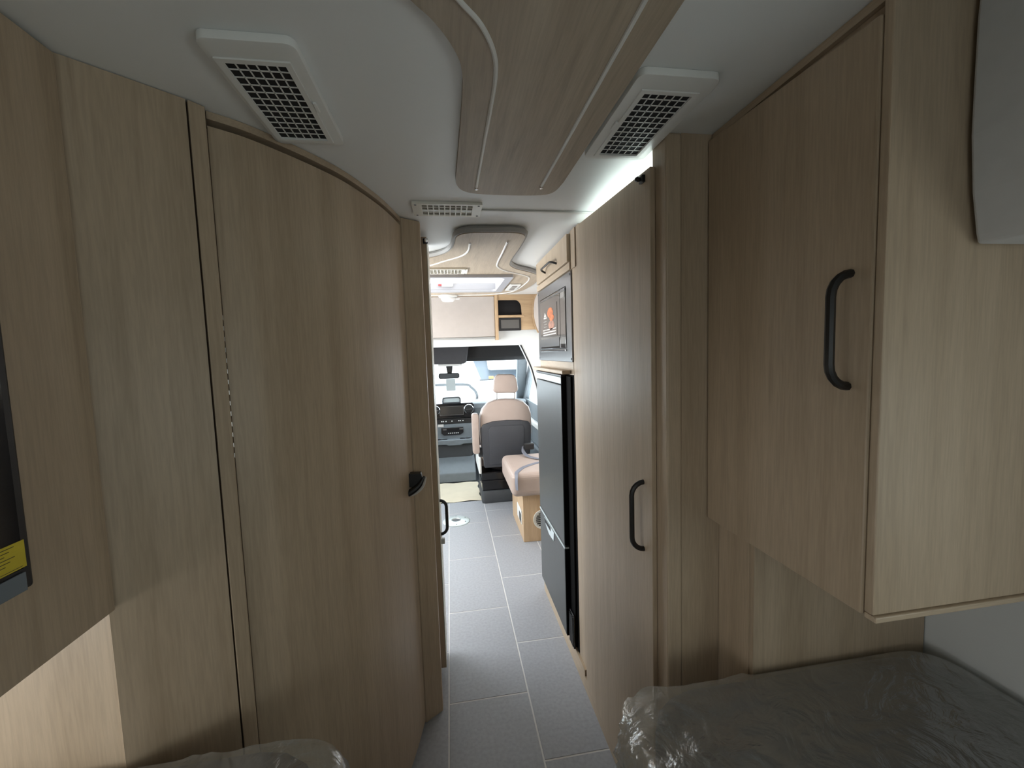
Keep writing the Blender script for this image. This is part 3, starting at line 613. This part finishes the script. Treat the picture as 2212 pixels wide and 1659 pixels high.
# overhead cupboard over the left-hand bed with the television
lo = thing('television_cupboard', (-0.8, 0.0, 1.02), 'oak overhead cupboard carrying the television beside the angled bathroom wall', 'cupboard')
obj('carcass', box(XL+0.003, -0.613, YR+0.003, 0.785, 1.03, 1.946), 'oak_z', lo)
obj('front_panel', box(-0.612, -0.593, YR+0.003, 0.783, 1.026, 1.943, 0.002), 'oak_z', lo)
tv = thing('television', (-0.57, 0.25, 1.165), 'black flat television with yellow energy sticker on the oak cupboard', 'television')
obj('casing', box(-0.588, -0.553, -0.14, 0.612, 1.165, 1.612, 0.004), 'black_plastic', tv)
obj('screen', box(-0.5525, -0.5505, -0.125, 0.598, 1.195, 1.60), 'black_gloss', tv)
obj('lower_bezel', box(-0.5525, -0.5495, -0.13, 0.599, 1.1655, 1.190, 0.001), 'bezel_blue', tv, label='blue-grey lower bezel')
lb = obj('energy_sticker', box(-0.5503, -0.5497, 0.46, 0.601, 1.1965, 1.2315), 'yellow_label', tv, label='yellow energy label sticker')
for k in range(6): obj('text_print', box(-0.5496, -0.5494, 0.465, 0.588-0.006*(k % 3), 1.2275-0.0042*k, 1.2285-0.0042*k), 'ink', lb)
obj('text_print', box(-0.5496, -0.5494, 0.465, 0.596, 1.1985, 1.1992), 'ink', lb)

# ================================================================== beds
def soft_slab(x0, x1, y0, y1, z0, z1, r, step, fn):
    """rounded mattress-like slab lofted from inset outlines, its skin pushed out by fn(point, normal)"""
    rc, re = r
    def loop(d):
        per = []
        pts = rrect(x0+d, x1-d, y0+d, y1-d, max(rc-d, 0.012), 6)
        N = int(2*((x1-x0)+(y1-y0))/step)
        seg = [(Vector(pts[i]), Vector(pts[(i+1) % len(pts)])) for i in range(len(pts))]
        tot = sum((q-p).length for p, q in seg); out = []; k = 0; acc = 0
        for i in range(N):
            t = tot*i/N
            while acc+(seg[k][1]-seg[k][0]).length < t: acc += (seg[k][1]-seg[k][0]).length; k += 1
            p, q = seg[k]; out.append(p+(q-p)*((t-acc)/max(1e-9, (q-p).length)))
        return out
    lv = [(re, z0), (re*0.3, z0+re*0.3)]
    nz = max(3, int((z1-z0-2*re)/step))
    lv += [(0, z0+re+(z1-z0-2*re)*k/nz) for k in range(nz+1)]
    lv += [(re*(1-math.cos(math.radians(a))), z1-re+re*math.sin(math.radians(a))) for a in (22, 45, 67, 90)]
    half = min(x1-x0, y1-y0)/2-0.015; d = re
    while d+step < half: d += step; lv.append((d, z1))
    bm = bmesh.new(); rings = [[bm.verts.new((p.x, p.y, z)) for p in loop(dd)] for dd, z in lv]
    for A, B in zip(rings, rings[1:]):
        n = len(A)
        for i in range(n): bm.faces.new((A[i], A[(i+1) % n], B[(i+1) % n], B[i]))
    bm.faces.new(rings[0][::-1]); bm.faces.new(rings[-1])
    bmesh.ops.recalc_face_normals(bm, faces=bm.faces[:]); bm.normal_update()
    nn = [(v, v.normal.copy()) for v in bm.verts]
    for v, n in nn: v.co += n*fn(v.co, n)
    return bm
def mattress_skin(p, n): return 0.002*noise.noise(p*6)-0.002
def wrap_skin(p, n, x0, x1, y1, right):
    q = Vector((p.x*3.2+0.8*noise.noise(p*4), p.y*6.0+1.2*noise.noise(p*3+Vector((5, 1, 2))), p.z*5))
    a = 1-abs(noise.noise(q)); b = 1-abs(noise.noise(Vector((q.y*1.7, q.x*2.3, q.z*2))+Vector((9, 4, 1))))
    c = 1-abs(noise.noise(p*24))
    ae = (p.x-x0) if right else (x1-p.x)
    lo = max(0.0, 1-ae/0.35)
    if n.z < -0.3: return 0
    k = 0.3 if p.y > y1-0.2 and lo == 0 else 1.0
    return k*(0.003+0.012*lo)*a**7+(0.003+0.008*lo)*k*b**8+(0.0008+0.003*lo)*c**4
for (x0, x1, y1, lab, labm, zt) in ((0.36, XR_-0.012, 0.800, 'oak bed base beside the tall wardrobe', 'charcoal mattress in clear plastic wrapping against the bed-end cabinet', 0.704),
                          (XL+0.012, -0.24, 0.782, 'oak bed base under the television cupboard', 'charcoal mattress in clear plastic wrapping below the curved bathroom door', 0.738)):
    right = x0 > 0
    tag(obj('bed', box(x0+0.06 if right else x0, x1 if right else x1-0.06, YR+0.02, y1-0.03, 0.0, 0.485, 0.005), 'oak_y'), lab, 'bed')
    mt = soft_slab(x0, x1-0.004, YR+0.05, y1-0.005, 0.505, zt, (0.13, 0.022), 0.05, mattress_skin)
    mo_ = obj('mattress', mt, 'mattress_fabric', None, True); tag(mo_, labm, 'mattress')
    a0 = x0-0.05 if right else x0-0.002; a1 = x1 if right else x1+0.03
    wp = soft_slab(a0, a1-0.0, YR+0.04, y1-0.001, 0.495, zt+0.004, (0.09, 0.022), 0.016, lambda p, n: wrap_skin(p, n, a0, a1, y1, right)*(0.2 if ((abs(n.x) > 0.6 and not ((n.x < 0) == right)) or n.y > 0.6) else 1))
    obj('plastic_wrap', wp, 'clear_plastic', mo_, True, 'clear crinkled plastic cover')

# ================================================================== ceiling fittings
def wood_panel(name, outline, z0, label, holes=()):
    r = thing(name, (outline[0][0], outline[0][1], z0), label, 'ceiling panel')
    obj('board', prism(outline, 'z', z0, ZC-0.0005, holes), 'oak_ceiling', r)
    ed = [Vector((x, y, (z0+ZC)/2)) for x, y in outline]
    return r
o1 = [(-0.033, 0.612), (0.0, 0.649), (0.03, 0.702), (0.044, 0.755), (0.046, 0.85), (0.043, 1.04), (0.04, 1.18), (0.043, 1.23), (0.062, 1.272), (0.105, 1.294), (0.206, 1.30), (0.305, 1.292), (0.34, 1.262), (0.349, 1.19)]
oc1 = [(p.x, p.y) for p in catmull([Vector((a, b, 0)) for a, b in [(-0.19, 0.42), (-0.11, 0.52)]+o1], 4)]
oc1 = [(-0.23, -1.0), (-0.23, 0.30)]+oc1+[(0.349, -1.0)]
p1 = wood_panel('ceiling_panel', oc1, 1.936, 'grained oak ceiling board with two white inlay strips between the large air grilles')
obj('inlay_strip', tube(catmull([(-0.13, 0.40, 1.936), (-0.05, 0.50, 1.936), (0.03, 0.60, 1.936), (0.068, 0.645, 1.936), (0.093, 0.70, 1.936), (0.102, 0.757, 1.936), (0.103, 0.855, 1.936), (0.101, 1.05, 1.936), (0.101, 1.245, 1.936)], 5), 0.0042, 8), 'led_strip', p1, True)
obj('inlay_strip', tube([(0.293, -0.6, 1.936), (0.293, 0.6, 1.936), (0.291, 1.222, 1.936)], 0.0042, 8), 'led_strip', p1, True)
for x, y in ((0.101, 1.248), (0.291, 1.226)): obj('strip_cap', lathe([(0.001, -0.007), (0.005, -0.006), (0.0055, 0)], (x, y, 1.936), 'z', 10), 'chrome', p1, True)
half = [(0.258, 1.645), (0.30, 1.655), (0.327, 1.69), (0.333, 1.76), (0.335, 1.92), (0.333, 2.11), (0.345, 2.24), (0.40, 2.35), (0.50, 2.45), (0.575, 2.56), (0.60, 2.70), (0.602, 2.95), (0.57, 3.18), (0.48, 3.33), (0.32, 3.40), (0.15, 3.43)]
CXV = 0.18
rt = catmull([Vector((a, b, 0)) for a, b in half], 4)
lefthalf = [(0.12, 1.65), (0.075, 1.668), (0.05, 1.715), (0.044, 1.80), (0.032, 1.91), (0.0, 2.0), (-0.07, 2.08), (-0.18, 2.17), (-0.32, 2.30), (-0.42, 2.45), (-0.47, 2.62), (-0.48, 2.9), (-0.46, 3.15), (-0.38, 3.32), (-0.22, 3.41), (0.0, 3.44)]
lt = catmull([Vector((a, b, 0)) for a, b in lefthalf], 4)
oc2 = [(p.x, p.y) for p in rt]+[(p.x, p.y) for p in lt[::-1]]
skyhole = [(SKY[0], SKY[2]), (SKY[1], SKY[2]), (SKY[1], SKY[3]), (SKY[0], SKY[3])]
p2 = wood_panel('ceiling_panel', oc2, 1.921, 'wavy oak ceiling board with white inlay strips around the skylight', [skyhole])
rim = [(x, y, 1.936) for x, y in oc2]
obj('edge_band', tube(rim, 0.0135, 6, closed=True), 'grey_edge', p2, True, 'grey rounded edge band')
zs = 1.920
obj('inlay_strip', tube(catmull([(a, b, zs) for a, b in ((0.266, 1.765), (0.269, 1.97), (0.27, 2.15), (0.283, 2.275), (0.343, 2.385), (0.435, 2.475), (0.505, 2.56), (0.535, 2.67), (0.54, 2.83), (0.522, 3.1), (0.46, 3.25), (0.31, 3.33), (0.11, 3.345), (-0.12, 3.345), (-0.30, 3.29), (-0.38, 3.15))], 5), 0.0045, 8), 'led_strip', p2, True)
obj('inlay_strip', tube(catmull([(a, b, zs) for a, b in ((0.108, 1.79), (0.108, 1.907), (0.093, 1.99), (0.06, 2.055), (-0.007, 2.14), (-0.076, 2.235), (-0.22, 2.38), (-0.36, 2.55), (-0.40, 2.8))], 5), 0.0045, 8), 'led_strip', p2, True)
for x, y in ((0.266, 1.762), (0.108, 1.787)): obj('strip_cap', lathe([(0.001, -0.007), (0.005, -0.006), (0.0055, 0)], (x, y, zs), 'z', 10), 'chrome', p2, True)
# skylight
sl = thing('window_7', (0.037, 2.8, 1.905), 'white framed roof skylight in the wavy oak ceiling board', 'window', kind='structure')
i0 = (SKY[0]+0.045, SKY[1]-0.045, SKY[2]+0.035, SKY[3]-0.035)
obj('window_frame', prism(rrect(SKY[0]-0.004, SKY[1]+0.004, SKY[2]-0.004, SKY[3]+0.004, 0.02), 'z', 1.904, 1.921, [rrect(*i0, 0.03)], bev=0.003), 'trim_bluish', sl)
sh = bmesh.new()
for a in ((SKY[0]+0.001, i0[0], SKY[2]+0.001, SKY[3]-0.001), (i0[1], SKY[1]-0.001, SKY[2]+0.001, SKY[3]-0.001), (i0[0], i0[1], SKY[2]+0.001, i0[2]), (i0[0], i0[1], i0[3], SKY[3]-0.001)): sh = box(*a, 1.9215, 1.966, bm=sh)
obj('shaft', sh, 'trim_bluish', sl)
obj('window_pane', box(i0[0]-0.01, i0[1]+0.01, i0[2]-0.01, i0[3]+0.01, 1.9665, 1.972), 'daylight_roof', sl)
obj('latch', prism(rrect(-0.03, 0.05, 1.940, 1.962, 0.008), 'y', i0[3]-0.022, i0[3]-0.001, bev=0.004), 'plastic_white', sl)
obj('latch_button', box(-0.055, -0.032, i0[3]-0.012, i0[3]-0.001, 1.948, 1.957), 'red_lens', sl)

# ceiling lamp
cl = thing('ceiling_lamp', (0.01, 3.30, 1.89), 'round white ceiling lamp with side switch in front of the skylight', 'lamp')
obj('lamp_base', lathe([(0.075, 1.9195), (0.075, 1.91), (0.07, 1.903), (0.05, 1.90)], (0.012, 3.36, 0), 'z', 28), 'plastic_white', cl, True)
obj('lamp_lens', lathe([(0.056, 1.8995), (0.054, 1.884), (0.042, 1.872), (0.001, 1.869)], (0.012, 3.36, 0), 'z', 28), 'trim_white', cl, True)
obj('lamp_switch', box(0.062, 0.105, 3.345, 3.375, 1.888, 1.899, 0.003), 'plastic_white', cl)
# switch plate
swp = thing('ceiling_switch_plate', (0.48, 2.95, 1.91), 'small white double switch plate on the wavy oak ceiling board', 'switch plate')
obj('plate', prism(rrect(0.432, 0.512, 2.82, 3.09, 0.01), 'z', 1.911, 1.9205, bev=0.002), 'plastic_white', swp)
for y in (2.90, 3.0): obj('rocker', box(0.455, 0.49, y-0.035, y+0.035, 1.907, 1.9108, 0.001), 'grey_print', swp)

def big_grille(x0, x1, y0, y1, label, tabx):
    r = thing('air_grille', ((x0+x1)/2, (y0+y1)/2, 1.932), label, 'air grille', 'large ceiling air grilles')
    gx0, gx1, gy0, gy1 = (x0+0.014 if x0 < 0 else x0+0.028), x1-0.026, y0+0.032, y1-0.026
    obj('grille_frame', prism(rrect(x0-0.004, x1+0.004, y0-0.018, y1, 0.016), 'z', 1.936, ZC-0.0005, [[(gx0, gy0), (gx1, gy0), (gx1, gy1), (gx0, gy1)]], bev=0.003), 'plastic_white', r, True)
    obj('inner_frame', prism([(gx0-0.01, gy0-0.01), (gx1+0.01, gy0-0.01), (gx1+0.01, gy1+0.01), (gx0-0.01, gy1+0.01)], 'z', 1.933, 1.9358, [[(gx0, gy0), (gx1, gy0), (gx1, gy1), (gx0, gy1)]]), 'plastic_white', r)
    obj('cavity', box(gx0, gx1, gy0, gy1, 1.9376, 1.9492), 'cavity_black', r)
    bm = bmesh.new()
    for k in range(1, 6):
        x = gx0+(gx1-gx0)*k/6; bm = box(x-0.0012, x+0.0012, gy0, gy1, 1.9364, 1.9374, bm=bm)
    for k in range(1, 12):
        y = gy0+(gy1-gy0)*k/12; bm = box(gx0, gx1, y-0.0014, y+0.0014, 1.9364, 1.9374, bm=bm)
    obj('grille_lattice', bm, 'plastic_white', r)
    obj('finger_tab', box(tabx-0.003, tabx+0.003, (y0+y1)/2-0.02, (y0+y1)/2+0.01, 1.931, 1.9355, 0.001), 'plastic_white', r)
big_grille(-0.356, -0.220, 0.733, 1.030, 'white ceiling air grille next to the curved bathroom door', -0.232)
big_grille(0.362, 0.514, 0.742, 1.042, 'white ceiling air grille next to the tall wardrobe', 0.376)
def small_vent(x0, x1, y0, y1, z, label):
    r = thing('ceiling_vent', ((x0+x1)/2, (y0+y1)/2, z-0.012), label, 'ceiling vent', 'small ceiling vents')
    gx0, gx1, gy0, gy1 = x0+0.032, x1-0.032, y0+0.014, y1-0.014
    obj('vent_frame', prism(rrect(x0, x1, y0, y1, 0.006), 'z', z-0.009, z-0.0005, [[(gx0, gy0), (gx1, gy0), (gx1, gy1), (gx0, gy1)]], bev=0.002), 'plastic_cream', r)
    obj('vent_backing', box(gx0, gx1, gy0, gy1, z-0.0045, z-0.0008), 'louvre_shade', r)
    bm = bmesh.new()
    for k in range(1, 9):
        x = gx0+(gx1-gx0)*k/9; bm = box(x-0.002, x+0.002, gy0, gy1, z-0.009, z-0.003, bm=bm)
    obj('vent_bars', bm, 'plastic_cream', r)
    for k in range(1, 4):
        y = gy0+(gy1-gy0)*k/4; obj('vent_louvre', box(gx0, gx1, y-0.0018, y+0.0018, z-0.0075, z-0.0048), 'plastic_cream', r)
    for x in (x0+0.012, x1-0.012):
        for y in (y0+0.012, y1-0.012): obj('screw', lathe([(0.004, 0), (0.003, -0.0015), (0.001, -0.002)], (x, y, z-0.009), 'z', 8), 'dash_grey', r)
small_vent(-0.10, 0.132, 1.402, 1.525, ZC, 'cream slotted vent in the white ceiling beyond the oak board')
small_vent(-0.115, 0.122, 2.305, 2.44, 1.921, 'cream slotted vent in the wavy oak board before the skylight')

# ================================================================== outside
struct('ground', box(-30, 40, 5.6, 80, -0.75, -0.70), 'ground_concrete', 'pale concrete yard outside the windscreen', 'ground')
mh = thing('parked_motorhome', (2.0, 11.0, -0.70), 'white parked motorhome with dark windscreen seen through the windscreen', 'motorhome')
obj('coach_body', box(0.46, 3.4, 11.6, 17.0, -0.3, 2.3, 0.15), 'vehicle_white', mh)
obj('cab_over', prism([(10.1, 1.03), (9.9, 1.10), (9.95, 1.40), (11.58, 2.2), (11.58, 1.03)], 'x', 0.95, 3.3, bev=0.05), 'vehicle_white', mh, True)
obj('windscreen', hexa([(0.75, 9.98, 0.80), (2.9, 9.98, 0.80), (2.9, 10.02, 0.83), (0.75, 10.02, 0.83), (0.60, 10.6, 1.28), (2.8, 10.6, 1.28), (2.8, 10.64, 1.30), (0.60, 10.64, 1.30)]), 'vehicle_glass', mh)
obj('windscreen_pillar', hexa([(0.60, 9.96, 0.78), (0.72, 9.96, 0.78), (0.72, 10.04, 0.80), (0.60, 10.04, 0.80), (0.46, 10.58, 1.28), (0.56, 10.58, 1.28), (0.56, 10.66, 1.30), (0.46, 10.66, 1.30)]), 'vehicle_white', mh)
obj('bonnet', prism([(8.9, -0.1), (8.9, 0.45), (9.1, 0.62), (10.0, 0.78), (11.58, 0.78), (11.58, -0.1)], 'x', 0.55, 3.1, bev=0.05), 'vehicle_white', mh, True)
obj('wiper', tube([(0.70, 9.92, 0.81), (1.3, 9.90, 0.83)], 0.02, 6), 'black_plastic', mh)
obj('marker_lamp', box(0.92, 1.04, 9.83, 9.90, 0.84, 0.90, 0.01), 'amber_lens', mh, label='orange marker lamp')
for x in (0.9, 2.8):
    for y in (9.6, 15.5): obj('wheel', lathe([(0.20, -0.11), (0.36, -0.11), (0.36, 0.11), (0.20, 0.11)], (x, y, -0.34), 'x', 20), 'black_matte', mh)
pv = thing('parked_car', (-1.5, 8.0, -0.70), 'white parked car with dark window seal in front of the motorhome', 'car')
obj('car_body', box(-4.0, 1.0, 7.1, 8.75, -0.45, 0.50, 0.12, 3), 'vehicle_white', pv, True)
obj('cabin', prism([(-2.6, 0.48), (0.62, 0.48), (0.50, 0.74), (0.36, 0.93), (0.20, 0.98), (-1.9, 0.98), (-2.3, 0.90)], 'y', 7.16, 8.7, bev=0.06), 'vehicle_white', pv, True)
obj('window_seal', tube(catmull([(-2.2, 7.15, 0.60), (-2.0, 7.15, 0.88), (-1.0, 7.15, 0.93), (0.16, 7.15, 0.93), (0.36, 7.15, 0.87), (0.455, 7.15, 0.72), (0.40, 7.15, 0.54)], 5), 0.022, 6), 'black_matte', pv, True)
for x in (-3.1, 0.2):
    for y in (7.25, 8.6): obj('wheel', lathe([(0.18, -0.1), (0.32, -0.1), (0.32, 0.1), (0.18, 0.1)], (x, y, -0.38), 'y', 20), 'black_matte', pv)
